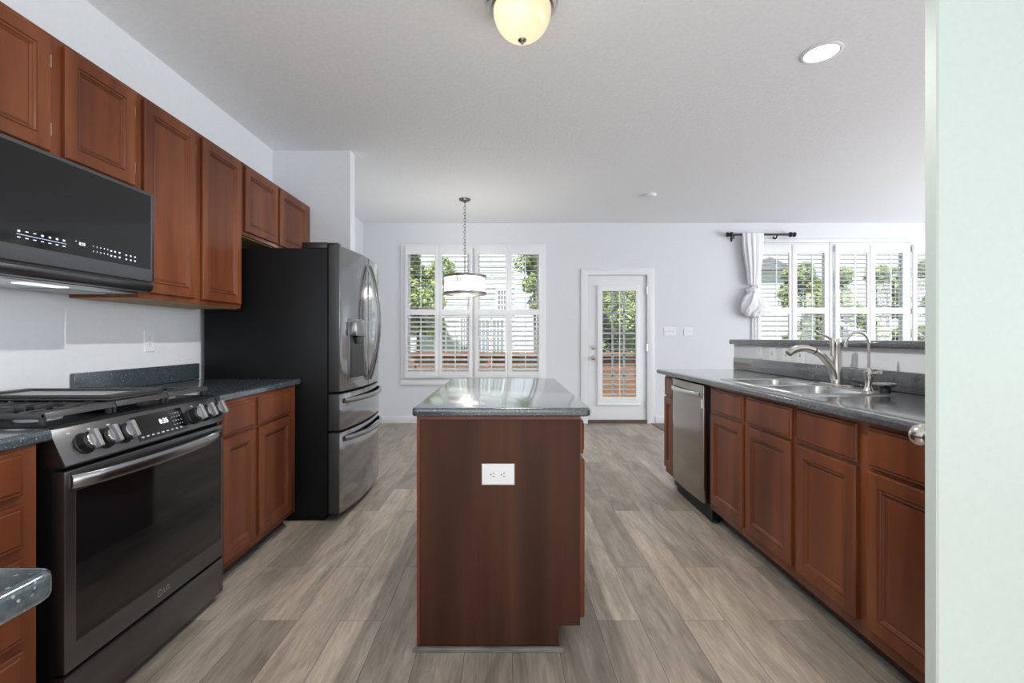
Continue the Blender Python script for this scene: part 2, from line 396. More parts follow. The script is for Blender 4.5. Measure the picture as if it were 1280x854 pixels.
# ------------------------------------------------------------------ windows with plantation shutters
def louvers(g, x0, x1, z0, z1, yc, n, tilt, w=.060, t=.0085):
    for k in range(n):
        z = z0+(k+.5)*(z1-z0)/n; st = len(g.v)
        pts = [(w/2*math.cos(q), t/2*math.sin(q)) for q in [2*math.pi*i/10 for i in range(10)]]
        g.prism([(yc+a, z+b) for a, b in pts], 'x', x0+.002, x1-.002)
        g.rot(st, ((x0+x1)/2, yc, z), 'X', tilt)
def window(idx, rect, panels, zsplit, label, nlou, tilts, mull):
    x0, x1, z0, z1 = rect
    w = sempty('window_%d' % idx, ((x0+x1)/2, YF, z0))
    w['label'] = label
    a, b, c, d = (x0+.05, x1-.05, z0+.05, z1-.05) if mull else (x0+.004, x1-.004, z0+.05, z1-.05)
    sb = .055 if mull else .030
    yo = YF+.025
    # outer sash with meeting rail
    def sash(u0, u1):
        g = slab_holes(G(), Pxz, u0, u1, c, d, [(u0+sb, u1-sb, c+.055, (c+d)/2-.02), (u0+sb, u1-sb, (c+d)/2+.02, d-.05)], yo, yo+.035)
        f = g.build('sash', white_m, w, .003)
        p = G().box(u0+sb-.005, u1-sb+.005, yo+.014, yo+.018, c+.05, d-.045).build('pane', pane_m, f)
    if mull:
        m_ = (a+b)/2
        sash(a, m_-.03); sash(m_+.03, b)
        box('mullion', white_m, w, m_-.031, m_+.031, yo-.01, YF+.099, c, d)
    else: sash(a, b)
    # casing
    g = slab_holes(G(), Pxz, x0-.012, x1+.012, z0-.005, z1+.012, [(a+.005, b-.005, c+.005, d-.005) if mull else (x0+.040, x1-.036, c+.005, d-.005)], YF-.022, YF)
    g.build('window_frame', white_m, w, .004)
    if idx == 1:
        G().box(x0-.012, x1+.012, YF-.034, YF, z0-.09, z0-.02).build('window_sill', white_m, w, .006)
    jl = slab_holes(G(), Pxz, a, b, c, d, [(a+.008, b-.008, c+.008, d-.008)], YF+.001, yo-.001).build('jamb_lining', white_m, w)
    # shutter panels
    for (p0, p1, l0, l1) in panels:
        yc = YF-.040
        zt, zb = z1-.02, z0+.012
        (lz0, lz1), (uz0, uz1) = zsplit
        g = slab_holes(G(), Pxz, p0, p1, zb, zt, [(l0, l1, lz0, lz1), (l0, l1, uz0, uz1)], yc-.014, yc+.014)
        sp = g.build('shutter_panel', shut_m, w, .002)
        g = G(); louvers(g, l0, l1, lz0, lz1, yc, nlou[0], tilts[0]); louvers(g, l0, l1, uz0, uz1, yc, nlou[1], tilts[1])
        g.build('louvers', shut_m, sp)
        g = G(); xm = (l0+l1)/2
        for q0, q1 in ((lz0-.03, lz1-.03), (uz0+.02, uz1-.02)): g.box(xm-.005, xm+.005, yc-.044, yc-.034, q0, q1)
        g.build('tilt_rod', shut_m, sp)
X = px
p1 = [(X(507), X(549)-.002, X(510.7), X(544.2)), (X(549), X(591)-.002, X(553.3), X(586.5)), (X(593.5), X(634.6)-.002, X(598.2), X(631.4)), (X(634.8), X(677.5), X(640), X(673))]
zs1 = ((pz(464), pz(394)), (pz(387), pz(319)))
window(1, WIN[0], p1, zs1, 'wide shuttered window beyond the island, behind the pendant lamp', (12, 12), (math.radians(24), math.radians(4)), True)
zs2 = ((pz(466), pz(392.5)), (pz(385), pz(317)))
off = [944, 1041, 1137.5]
lab = ['shuttered window beside the knotted white curtain', 'shuttered window above the bar, behind the gooseneck tap', 'shuttered window partly hidden by the pale green door']
for i, o in enumerate(off):
    P_ = [(X(o), X(o+42.5), X(o+5), X(o+39.5)), (X(o+43.5), X(o+86.5), X(o+49.5), X(o+83.5))]
    window(i+2, WIN[i+1], P_, zs2, lab[i], (12, 13), (math.radians(-14), math.radians(-4)), False)
struct(box('trim_2', white_m, None, WIN[1][0]-.03, WIN[3][1]+.03, YF-.030, YF, pz(305)+.014, pz(301)+.02, .004))

# ------------------------------------------------------------------ patio door (far wall)
dr = sempty('door_1', ((DOOR[0]+DOOR[1])/2, YF, 0)); dr['label'] = 'white glazed patio door with its own shutter, beside the wide window'
g = G()
g.loft([[(x, y, z) for x, z in ((px(726), 0), (px(726), 2.12), (px(817.5), 2.12), (px(817.5), 0), (px(809)-.006, 0), (px(809)-.006, 2.03), (px(734)+.006, 2.03), (px(734)+.006, 0))] for y in (YF-.022, YF)])
g.build('door_frame', white_m, dr, .004)
dx0, dx1 = px(735.3), px(807.8); dz0, dz1 = .045, 2.028
gx0, gx1, gz0, gz1 = px(752), px(795.5), pz(497), pz(363)
g = slab_holes(G(), Pxz, dx0, dx1, dz0, dz1, [(gx0, gx1, gz0, gz1)], YF+.012, YF+.052)
sl = g.build('door_slab', white_m, dr, .002)
g = slab_holes(G(), Pxz, px(746.5), px(799), pz(505), pz(356), [(gx0+.01, gx1-.01, gz0+.01, gz1-.01)], YF-.018, YF+.011)
g.box(px(745.5), px(800), YF-.026, YF+.011, pz(506.5), pz(504)-.0)
sf = g.build('door_shutter_frame', shut_m, dr, .003)
g = G(); louvers(g, gx0+.01, gx1-.01, gz0+.01, gz1-.01, YF-.004, 21, math.radians(4), w=.05); g.build('louvers', shut_m, sf)
g = G().box((gx0+gx1)/2-.006, (gx0+gx1)/2+.006, YF-.040, YF-.030, gz0+.02, gz1-.02); g.build('tilt_rod', shut_m, sf)
G().box(gx0, gx1, YF+.030, YF+.034, gz0, gz1).build('door_pane', pane_m, dr)
g = G()
for k in (1, 2): u = gx0+(gx1-gx0)*k/3; g.box(u-.012, u+.012, YF+.036, YF+.05, gz0, gz1)
for k in range(1, 5): v = gz0+(gz1-gz0)*k/5; g.box(gx0, gx1, YF+.036, YF+.05, v-.011, v+.011)
g.build('muntins', white_m, dr)
G().lathe([(.028, .01), (.028, -.004), (.02, -.012), (.0001, -.014)], (px(741.7), YF, pz(434.4)), 'y', 20).build('deadbolt', nickel, dr)
G().lathe([(.030, .01), (.030, -.002), (.012, -.008), (.012, -.03), (.026, -.04), (.028, -.052), (.018, -.062), (.0001, -.064)], (px(741.7), YF, pz(447.5)), 'y', 20).build('door_knob', nickel, dr)
for y in (363, 434.5, 504.5):
    g = G().tube([(px(808.6), YF-.014, pz(y)-.05), (px(808.6), YF-.014, pz(y)+.05)], .008); g.box(px(808.6)-.012, px(808.6)+.012, YF-.02, YF+.012, pz(y)-.045, pz(y)+.045)
    g.build('hinge', steel, dr)
box('threshold', threshold_m, dr, DOOR[0], DOOR[1], YF-.02, YF+.13, 0, .04)

# ------------------------------------------------------------------ pale green door at the right edge
b_ = math.radians(3); dvec = Vector((math.cos(b_), math.sin(b_), 0)); nvec = Vector((-math.sin(b_), math.cos(b_), 0)); E = Vector((1.024, 1.10, 0))
gd = sempty('door_2', tuple(E)); gd['label'] = 'pale green door standing open at the right edge of the view'
def Pg(u, v, t): return tuple(E+dvec*u+nvec*t+Vector((0, 0, v)))
g = G(); prof = [(.0, .004), (.004, 0), (.81, 0), (.81, .035), (.004, .035), (0, .031)]
g.loft([[Pg(u, .012, t) for u, t in prof], [Pg(u, 2.042, t) for u, t in prof]]).build('door_slab', green_m, gd, 0)
kc = E+dvec*.043+Vector((0, 0, .925))
g = G(); pr = [(.028, .035), (.028, .039), (.011, .046), (.011, .056), (.021, .060), (.028, .070), (.0295, .082), (.026, .093), (.015, .099), (.0001, .101)]
rings = []
ax = Vector((0, 0, 1))
for r, h in pr: rings.append([kc+nvec*h+(dvec*math.cos(q)*1.0+ax*math.sin(q))*r for q in [2*math.pi*k/28 for k in range(28)]])
g.loft(rings).build('door_knob', nickel, gd)

# ------------------------------------------------------------------ cabinets
DOORP = [(0, 0), (0, .014), (.004, .019), (.047, .019), (.0495, .0145), (.0505, .0145), (.053, .018), (.058, .0165), (.061, .0125), (.0625, .0125), (.068, .0070), (.0695, .0070), (.072, .0085)]
DOORG = (4, 8, 10)
DRWP = [(0, 0), (0, .010), (.003, .0145), (.010, .0150), (.0115, .0150), (.015, .019), (.017, .019)]
DRWG = (3,)
def Mx(xf, s): return lambda u, v, d: (xf+s*d, u, v)
def cab_door(parent, xf, s, y0, y1, z0, z1): return G().rings_rect(Mx(xf, s), y0, y1, z0, z1, DOORP).build('door', cherry, parent, 0, 20, alt=glaze, altf=lambda p: p.index//4 in DOORG)
def cab_drawer(parent, xf, s, y0, y1, z0, z1, name='drawer'): return G().rings_rect(Mx(xf, s), y0, y1, z0, z1, DRWP).build(name, cherry, parent, 0, 20, alt=glaze, altf=lambda p: p.index//4 in DRWG)
def base_cab(label, xf, s, xb, y0, y1, doors, drawers, group, toe=True, z_low=.10, open_top=False):
    """xf = face-frame plane, s = +1 faces +X, xb = back plane"""
    t = thing('base_cabinet', label, 'cabinet', ((xf+xb)/2, (y0+y1)/2, 0), group)
    if open_top:   # sink base: closed up to below the bowls, only front and sides above
        g = G().box(xb, xf, y0, y1, z_low, .735); g.box(xf, xf-s*.02, y0, y1, .7355, .880)
        g.box(xb, xf-s*.021, y0, y0+.018, .7355, .880); g.box(xb, xf-s*.021, y1-.018, y1, .7355, .880)
    else: g = G().box(xb, xf, y0, y1, z_low, .880)
    g.build('body', cherry, t, .001)
    G().box(xb, xf-s*.07, y0+.002, y1-.002, 0, z_low).build('toe_kick', toe_m, t)
    for a, b, c, d in doors: cab_door(t, xf, s, a, b, c, d)
    for a, b, c, d in drawers: cab_drawer(t, xf, s, a, b, c, d)
    return t
GL = 'base cabinets along the left wall'; GR = 'base cabinets under the sink counter'
xf = -1.305
base_cab('cherry base cabinet with two doors, between range and refrigerator', xf, 1, XL+.003, 2.10, 2.875,
         [(2.115, 2.390, .135, .705), (2.430, 2.785, .135, .705)], [(2.115, 2.390, .718, .862), (2.430, 2.785, .718, .862)], GL)
base_cab('cherry cabinet with a stack of drawers, on the near side of the range', xf, 1, XL+.003, .60, 1.29,
         [], [(.74, 1.246, .752, .872), (.74, 1.246, .610, .728), (.74, 1.246, .36, .582), (.74, 1.246, .135, .335)], GL)
t = thing('base_cabinet', 'cabinet under the near counter corner, at the lower left edge of the view', 'cabinet', (-1.2, .2, 0))
box('body', cherry, t, XL+.003, -.56, -.15, .50, .1, .880); box('toe_kick', toe_m, t, XL+.003, -.62, -.15, .44, 0, .1)
# right run
xr = 1.290; XB = XW-.003
base_cab('narrow cherry cabinet with one door, at the far end beyond the dishwasher', xr, -1, XB, 3.515, 3.735,
         [(3.528, 3.722, .15, .705)], [(3.528, 3.722, .718, .862)], GR)
base_cab('two-door cherry sink cabinet next to the dishwasher', xr, -1, XB, 2.055, 2.915,
         [(2.497, 2.885, .15, .705), (2.075, 2.462, .15, .705)], [(2.497, 2.885, .718, .862), (2.075, 2.462, .718, .862)], GR, open_top=True)
base_cab('nearest cherry cabinet of the sink run, reaching behind the pale green door', xr, -1, XB, 1.215, 2.053,
         [(1.690, 2.035, .15, .705), (1.265, 1.637, .15, .705)], [(1.690, 2.035, .718, .862), (1.265, 1.637, .718, .862)], GR)
# grey quarter-round moulding along the right toe kick
def shoe(name, pts2, axis, a, b): struct(G().prism(pts2, axis, a, b).build(name, shoe_m))
shoe('trim_3', [(1.360, 0), (1.338, 0), (1.339, .009), (1.346, .016), (1.353, .019), (1.360, .020)], 'y', 1.215, 2.915)
shoe('trim_4', [(xf-.07, 0), (xf-.048, 0), (xf-.049, .009), (xf-.056, .016), (xf-.063, .019), (xf-.07, .020)], 'y', 2.11, 2.85)

# upper cabinets
UX = -1.640
def upper(label, y0, y1, z0, z1, doors):
    t = thing('wall_cabinet', label, 'cabinet', ((UX+XL)/2, (y0+y1)/2, z0), 'upper cabinets on the left wall')
    G().box(XL+.002, UX, y0, y1, z0+.004, z1).build('body', cherry, t, .001)
    G().box(XL+.004, UX-.02, y0+.002, y1-.002, z0, z0+.0035).build('underside', pale_wood, t)
    for d in doors:
        cab_door(t, UX, 1, *d)
        for z in (d[2]+.06, d[3]-.105): G().box(UX+.001, UX+.013, d[1]+.001, d[1]+.006, z, z+.045).build('hinge', nickel, t)
ZT = 2.268
upper('cherry wall cabinet with two short doors, above the microwave', 1.300, 2.068, 1.812, ZT, [(1.335, 1.657, 1.838, 2.248), (1.712, 2.034, 1.838, 2.248)])
upper('tall two-door cherry wall cabinet, above the counter beside the microwave', 2.070, 2.872, 1.350, ZT, [(2.088, 2.434, 1.378, 2.248), (2.490, 2.851, 1.378, 2.248)])
upper('short cherry wall cabinet, above the refrigerator', 2.874, 3.885, 1.812, ZT, [(2.900, 3.308, 1.838, 2.248), (3.345, 3.80, 1.838, 2.248)])

# ------------------------------------------------------------------ countertops
CT = .914; TH = .033
def nose(xedge, s, xback):
    """cross-section (x,z) of a rolled front edge laminate top; s=+1 nose towards +X"""
    r = .013; pts = [(xback, CT-TH), (xedge-s*.004, CT-TH), (xedge, CT-TH+.004)]
    for k in range(5):
        q = math.radians(90*k/4); pts.append((xedge-s*r+s*r*math.cos(q), CT-r+r*math.sin(q)))
    pts.append((xback, CT)); return pts
t = thing('countertop', 'slate-coloured countertop with backsplash, between range and refrigerator', 'countertop', (-1.6, 2.5, CT-TH))
G().prism(nose(-1.305+.012, 1, XL+.002), 'y', 2.102, 2.925).build('top', counter, t)
G().box(XL+.002, XL+.022, 2.075, 2.925, CT+.001, 1.014).build('backsplash', counter, t, .003)
t = thing('countertop', 'slate-coloured countertop on the near side of the range, above the drawers', 'countertop', (-1.6, .9, CT-TH))
G().prism(nose(-1.305+.012, 1, XL+.002), 'y', .535, 1.322).build('top', counter, t)
g = G(); pts = rr(XL+.002, -.508, -.15, .533, .022)
g.loft([[(x, y, CT-TH) for x, y in pts], [(x, y, CT) for x, y in pts]])
tag(g.build('countertop', counter, None, .009, seg=3), 'rounded corner of a speckled slate countertop at the lower left edge of the view', 'countertop')
# right counter with sink cut-out
t = thing('countertop', 'long charcoal countertop holding the sink, with raised backsplash', 'countertop', (1.55, 2.5, CT-TH))
XE = 1.247
SX0, SX1, SY0, SY1 = 1.335, 1.795, 2.100, 2.895
g = G().prism(nose(XE, -1, SX0+.02), 'y', 1.205, 3.83)
def Pxy(g, a, b, c, d, t0, t1): g.box(a, b, c, d, t0, t1)
slab_holes(g, Pxy, SX0+.02, XW-.002, 1.205, 3.83, [(SX0+.02, SX1-.02, SY0+.02, SY1-.02)], CT-TH, CT)
g.build('top', counter_r, t, 0, 30)
G().box(XW-.022, XW-.002, 1.205, 3.83, CT+.001, 1.012).build('backsplash', counter_r, t, .004)
# bar ledge
g = G(); pts = rr(XW-.035, XW+.30, 1.19, 3.895, .03)
g.loft([[(x, y, 1.119) for x, y in pts], [(x, y, 1.160) for x, y in pts]])
tag(g.build('bar_ledge', counter_r, None, .010, seg=3), 'long charcoal bar ledge on top of the half wall behind the sink', 'bar top')
# white apron under bar end (corner post trim)

# ------------------------------------------------------------------ sink and taps
sk = thing('kitchen_sink', 'stainless double-bowl sink set in the charcoal countertop', 'sink', (1.56, 2.57, CT))
def bowl(y0, y1, iy0, iy1, name):
    n = 6; x0, x1 = SX0, SX1; ix0, ix1 = x0+.035, x1-.105
    def ring(a, b, c, d, r, z): return [(x, y, z) for x, y in rr(a, b, c, d, r, n)]
    rings = [ring(x0, x1, y0, y1, .012, CT+.0005), ring(x0+.002, x1-.002, y0+.001, y1-.001, .012, CT+.006), ring(ix0-.006, ix1+.006, iy0-.006, iy1+.006, .085, CT+.005),
             ring(ix0, ix1, iy0, iy1, .08, CT+.001), ring(ix0+.006, ix1-.006, iy0+.006, iy1-.006, .075, CT-.09), ring(ix0+.02, ix1-.02, iy0+.02, iy1-.02, .07, CT-.160),
             ring(ix0+.06, ix1-.06, iy0+.06, iy1-.06, .05, CT-.172)]
    return G().loft(rings, cap0=False).build(name, steel, sk, 0, 50)
bowl(SY0, 2.498, SY0+.035, 2.478, 'bowl'); bowl(2.498, SY1, 2.518, SY1-.035, 'bowl')
for yy in (2.306, 2.69): G().lathe([(.0001, .0), (.045, .0), (.045, .004), (.03, .006), (.0001, .006)], (1.535, yy, CT-.1715), 'z', 24).build('drain', chrome, sk)

def arc(c, r, a0, a1, n, P): return [P(c, r, math.radians(a0+(a1-a0)*k/n)) for k in range(n+1)]
fy = 2.50; fx = 1.785; Z0 = CT+.006
t = thing('kitchen_faucet', 'brushed nickel pull-out faucet with side lever, behind the sink', 'faucet', (fx, fy, Z0))
pl = rr(fx-.03, fx+.03, fy-.12, fy+.12, .03); G().loft([[(x, y, Z0) for x, y in pl], [(x, y, Z0+.006) for x, y in pl]]).build('base_plate', nickel, t, .002)
G().lathe([(.026, 0), (.026, .02), (.0225, .03), (.0215, .20), (.0225, .205), (.0225, .232), (.020, .240), (.0001, .241)], (fx, fy, Z0+.006), 'z').build('body', nickel, t)
bz = [(fx-.012, .03), (fx-.026, .08), (fx-.045, .125), (fx-.080, .170), (fx-.120, .196), (fx-.165, .212), (fx-.205, .212), (fx-.238, .200), (fx-.262, .180)]
bz = [(a, fy, Z0+h*.93) for a, h in bz]
G().tube(bz[:5], [.020, .0205, .020, .019, .0175], 14).build('spout', nickel, t)
G().tube(bz[4:], [.0178, .0185, .0195, .020, .018], 14).build('spray_head', nickel, t)
G().tube([(bz[4][0]+.002, fy, bz[4][2]-.001), (bz[4][0]-.003, fy, bz[4][2]+.002)], .0192, 14).build('seam_ring', blk_plastic, t)
G().tube([(fx-.030, fy-.012, Z0+.155), (fx-.030, fy-.012, Z0+.245)], [.013, .0145], 14).build('lever_post', nickel, t)
G().tube([(fx-.026, fy-.012, Z0+.240), (fx-.06, fy-.005, Z0+.262), (fx-.105, fy, Z0+.284), (fx-.118, fy, Z0+.292)], [.009, .0065, .005, .006], 10).build('lever', nickel, t)

gx, gy = 1.750, 2.235
t = thing('filter_tap', 'slim gooseneck drinking-water tap beside the main faucet', 'faucet', (gx, gy, CT))
G().lathe([(.027, 0), (.026, .006), (.020, .014), (.015, .035), (.016, .06), (.021, .08), (.021, .095), (.013, .105), (.0075, .115), (.0001, .116)], (gx, gy, CT+.0005), 'z').build('body', nickel, t)
pts = [(gx, gy, CT+.11), (gx, gy, 1.13)]+[(gx-.055+.055*math.cos(math.radians(a)), gy, 1.145+.055*math.sin(math.radians(a))) for a in range(0, 171, 12)]+[(gx-.110, gy, 1.140)]
G().tube(pts, .0062, 10).build('spout', nickel, t)
G().tube([(gx-.110, gy, 1.150), (gx-.111, gy, 1.128)], .0085, 10).build('spout_tip', nickel, t)
G().tube([(gx, gy-.015, CT+.082), (gx+.008, gy-.035, CT+.094), (gx+.012, gy-.058, CT+.098)], [.012, .008, .009], 10).build('lever', nickel, t)
t = thing('sink_strainer', 'black and steel sink strainer standing by the gooseneck tap', 'strainer', (1.745, 2.135, CT+.006))
G().lathe([(.022, 0), (.022, .022), (.028, .028), (.040, .032), (.043, .036), (.0001, .037)], (1.745, 2.135, CT+.0065), 'z').build('stopper', blk_plastic, t)
G().lathe([(.044, .0), (.046, .004), (.046, .007), (.040, .010), (.0001, .010)], (1.745, 2.135, CT+.043), 'z').build('rim', steel, t)

# wall plates
def plate(label, M, u, v, w, h, kind, cat='outlet', group=None, name='outlet_plate', loc=None):
    c = M(u, v, 0)
    t = thing(name, label, cat, c, group)
    G().rings_rect(M, u-w/2, u+w/2, v-h/2, v+h/2, [(0, 0), (0, .003), (.003, .006), (.004, .006)]).build('plate', plate_m, t)
    sgn = 1
    def recept(cu, cv, rot):
        pts = [(.0165*math.cos(q), max(-.013, min(.013, .0165*math.sin(q)))) for q in [2*math.pi*k/20 for k in range(20)]]
        if rot: pts = [(b, a) for a, b in pts]
        G().loft([[M(cu+a, cv+b, .0055) for a, b in pts], [M(cu+a, cv+b, .008) for a, b in pts]]).build('receptacle', plate_m, t)
        g = G()
        sl = [(-.006, .003, .0012, .004), (.006, .003, .0012, .0032), (0, -.007, .0022, .0022)]
        for a, b, ww, hh in sl:
            if rot: a, b, ww, hh = b, a, hh, ww
            q = [M(cu+a+i*ww, cv+b+j*hh, .0083) for i, j in ((-1, -1), (1, -1), (1, 1), (-1, 1))]; g.add(q, [(0, 1, 2, 3)])
        g.build('slots', slot_m, t)
    if kind == 'h':
        recept(u-.0195, v, True); recept(u+.0195, v, True)
    elif kind == 'v':
        recept(u, v+.0195, False); recept(u, v-.0195, False)
    else:
        n = kind
        for k in range(n):
            cu = u+(k-(n-1)/2)*.046
            G().rings_rect(M, cu-.0055, cu+.0055, v-.012, v+.012, [(0, .0055), (0, .008), (.001, .010), (.002, .010)]).build('switch', MATS['printed_grey'] if n == 1 else plate_m, t)
            G().rings_rect(M, cu-.0035, cu+.0035, v+.000, v+.007, [(0, .009), (.0006, .016), (.001, .016)]).build('toggle', plate_m, t)
    return t
Mfar = lambda u, v, d: (u, YF-d, v)
Mhalf = lambda u, v, d: (XW-d, u, v)
Mleft = lambda u, v, d: (XL+d, u, v)
plate('three-gang white switch plate on the far wall, right of the patio door', Mfar, px(837.3), pz(414.5), .165, .120, 3, 'light switch', name='switch_plate')
plate('two-gang white switch plate on the far wall, farther from the patio door', Mfar, px(860), pz(414.8), .115, .115, 2, 'light switch', name='switch_plate')
plate('white outlet plate on the left wall above the backsplash', Mleft, 2.535, 1.155, .072, .118, 'v')
g_ = 'plates on the half wall'
plate('white outlet plate on the half wall, farthest from the faucet', Mhalf, 3.465, 1.063, .075, .095, 'v', group=g_)
for yy, lb in ((3.30, 'second plate from the far end of the half wall, with a toggle'), (3.135, 'third plate from the far end of the half wall, with a toggle'), (2.985, 'toggle plate on the half wall, closest to the faucet spout')):
    plate(lb, Mhalf, yy, 1.060, .078, .100, 1, 'light switch', g_, 'switch_plate')

# ------------------------------------------------------------------ island
t = thing('kitchen_island', 'dark reddish-brown kitchen island standing in the middle of the floor', 'kitchen island', (-.02, 2.35, 0))
IY0, IY1 = 1.742, 2.925
g = G().prism([(-.333, 0), (-.333, .881), (.280, .881), (.280, .093), (.200, .093), (.200, 0)], 'y', IY0+.006, IY1)
g.build('body', cherry, t)
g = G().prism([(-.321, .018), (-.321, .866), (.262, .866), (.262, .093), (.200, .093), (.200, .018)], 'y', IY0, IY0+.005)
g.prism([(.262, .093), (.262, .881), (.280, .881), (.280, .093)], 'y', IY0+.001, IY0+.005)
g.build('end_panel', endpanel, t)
g = G().box(-.3335, -.3225, IY0+.0005, IY0+.0058, .018, .866); g.box(-.3335, .280, IY0+.0005, IY0+.0058, .867, .8805)
g.build('edge_trim', trimwood, t)
for a, b in ((1.757, 2.33), (2.345, 2.915)):
    cab_door(t, .2805, 1, a, b, .115, .715); cab_drawer(t, .2805, 1, a, b, .735, .862)
G().prism([(-.333, IY0), (-.348, IY0-.016), (.216, IY0-.016), (.216, IY0)], 'z', 0, .018).build('shoe_moulding', shoe_m, t, .004)
g = G(); pts = rr(-.348, .316, 1.712, 2.962, .022)
g.loft([[(x, y, .882) for x, y in pts], [(x, y, CT) for x, y in pts]])
tag(g.build('countertop', counter, None, .009, seg=3), 'slate-blue countertop lying on the island, reflecting the window', 'countertop')
Misl = lambda u, v, d: (u, IY0-d, v)
plate('white double outlet on the front end of the island', Misl, -.028, .662, .123, .079, 'h')

# ------------------------------------------------------------------ range
RY0, RY1 = 1.337, 2.093
t = thing('gas_range', 'black stainless gas range standing between the left counters', 'range', (-1.6, 1.715, 0))
g = G().box(XL+.02, -1.315, RY0+.002, RY1-.002, .045, .885)
for yy in (RY0+.06, RY1-.06):
    for xx in (-1.40, -1.85): g.lathe([(.018, 0), (.018, .045)], (xx, yy, 0), 'z', 12)
g.build('body', blk_case, t)
G().box(XL+.02, -1.322, RY0, RY1, .886, .916).build('cooktop', blk_case, t, .004)
# slanted control panel
PA = (-1.322, .908); PB = (-1.268, .803)
G().prism([(-1.345, .905), PA, (PA[0]+.006, PA[1]-.002), PB, (PB[0]-.004, PB[1]-.006), (-1.345, .797)], 'y', RY0, RY1).build('control_panel', blk_steel, t, .0015)
sl = Vector((PB[0]-PA[0]-.006, 0, PB[1]-PA[1]+.002)).normalized(); nn = Vector((-sl.z, 0, sl.x)).normalized()
if nn.x < 0: nn = -nn
def Mp(u, v, d):   # u along y, v along the slope upward from the lower edge, d out
    p = Vector((PB[0], 0, PB[1]))-sl*v+nn*d; return (p.x, u, p.z)
G().rings_rect(Mp, 1.615, 1.865, .010, .100, [(0, .0002), (0, .001), (.0005, .0012)]).build('display_glass', blk_glass, t)
g = text_geo(G(), '8:35', .026, Mp, 1.755, .062, .0016, .0006); g.build('clock_digits', light_text, t, smooth=0)
g = G()
for k in range(9): u = 1.633+k*.024; g.add([Mp(u+a, .022+b, .0016) for a, b in ((-.006, -.0025), (.006, -.0025), (.006, .0025), (-.006, .0025))], [(0, 1, 2, 3)])
for r_ in range(4):
    for k in range(4): g.add([Mp(1.800+k*.014+a, .038+r_*.015+b, .0016) for a, b in ((-.002, -.002), (.002, -.002), (.002, .002), (-.002, .002))], [(0, 1, 2, 3)])
for u in (1.385, 1.455, 1.525, 1.93, 1.985): g.add([Mp(u+a, .094+b, .0006) for a, b in ((-.006, -.003), (.006, -.003), (.006, .003), (-.006, .003))], [(0, 1, 2, 3)])
g.build('lettering', white_text, t, smooth=0)
for u in (1.420, 1.492, 1.562, 1.915, 1.985, 2.055):
    rg = []
    for r, h in [(.034, .0005), (.034, .004), (.031, .007), (.030, .030), (.027, .034)]:
        rg.append([Mp(u+r*math.cos(q), .052+r*math.sin(q), h) for q in [2*math.pi*k/28 for k in range(28)]])
    k_ = G().loft(rg).build('knob', blk_plastic, t)
    rg = [[Mp(u+r*math.cos(q), .052+r*math.sin(q), h) for q in [2*math.pi*k/24 for k in range(24)]] for r, h in [(.022, .034), (.022, .036), (.019, .037)]]
    G().loft(rg).build('knob_face', chrome, k_)
    G().rings_rect(Mp, u-.007, u+.007, .052-.029, .052+.029, [(0, .030), (0, .050), (.002, .054)]).build('knob_grip', grip_m, k_)
# oven door
FX = -1.273
def Pyz(g, a, b, c, d, t0, t1): g.box(t0, t1, a, b, c, d)
g = slab_holes(G(), Pyz, RY0+.002, RY1-.002, .198, .785, [(RY0+.040, RY1-.022, .275, .720)], -1.314, FX)
od = g.build('oven_door', blk_steel, t, .003)
G().box(-1.305, FX-.002, RY0+.040, RY1-.022, .275, .720).build('door_glass', blk_glass, od)
hp = []
for k in range(17):
    q = k/16; y = RY0+.02+q*(RY1-RY0-.04); out = .055*math.sin(math.pi*q)**.5*1.0 if 0 < q < 1 else 0
    hp.append((FX+out, y, .752))
rings = []
for (x, y, z) in hp: rings.append([(x-.009, y, z-.018), (x+.005, y, z-.020), (x+.009, y, z-.010), (x+.009, y, z+.012), (x+.004, y, z+.019), (x-.009, y, z+.018)])
G().loft(rings).build('oven_handle', blk_steel2, od, 0, 40)
Mrf = lambda u, v, d: (FX+d, u, v)
g = G(); cu, cv = 1.708, .234
rg = [[Mrf(cu+r*math.cos(q), cv+r*math.sin(q), .0006) for q in [2*math.pi*k/24 for k in range(24)]] for r in (.0125, .0100)]
vs = rg[0]+rg[1]; g.add(vs, [(i, (i+1) % 24, 24+(i+1) % 24, 24+i) for i in range(24)])
text_geo(g, 'LG', .027, Mrf, cu+.034, cv, .0006)
text_geo(g, 'L', .015, Mrf, cu+.001, cv-.001, .0006)
g.add([Mrf(cu-.005+a, cv+.003+b, .0006) for a, b in ((-.0014, -.0014), (.0014, -.0014), (.0014, .0014), (-.0014, .0014))], [(0, 1, 2, 3)])
g.build('logo', MATS['stainless'], od, smooth=0)
G().box(-1.314, FX, RY0+.002, RY1-.002, .035, .186).build('drawer', blk_steel, t, .003)
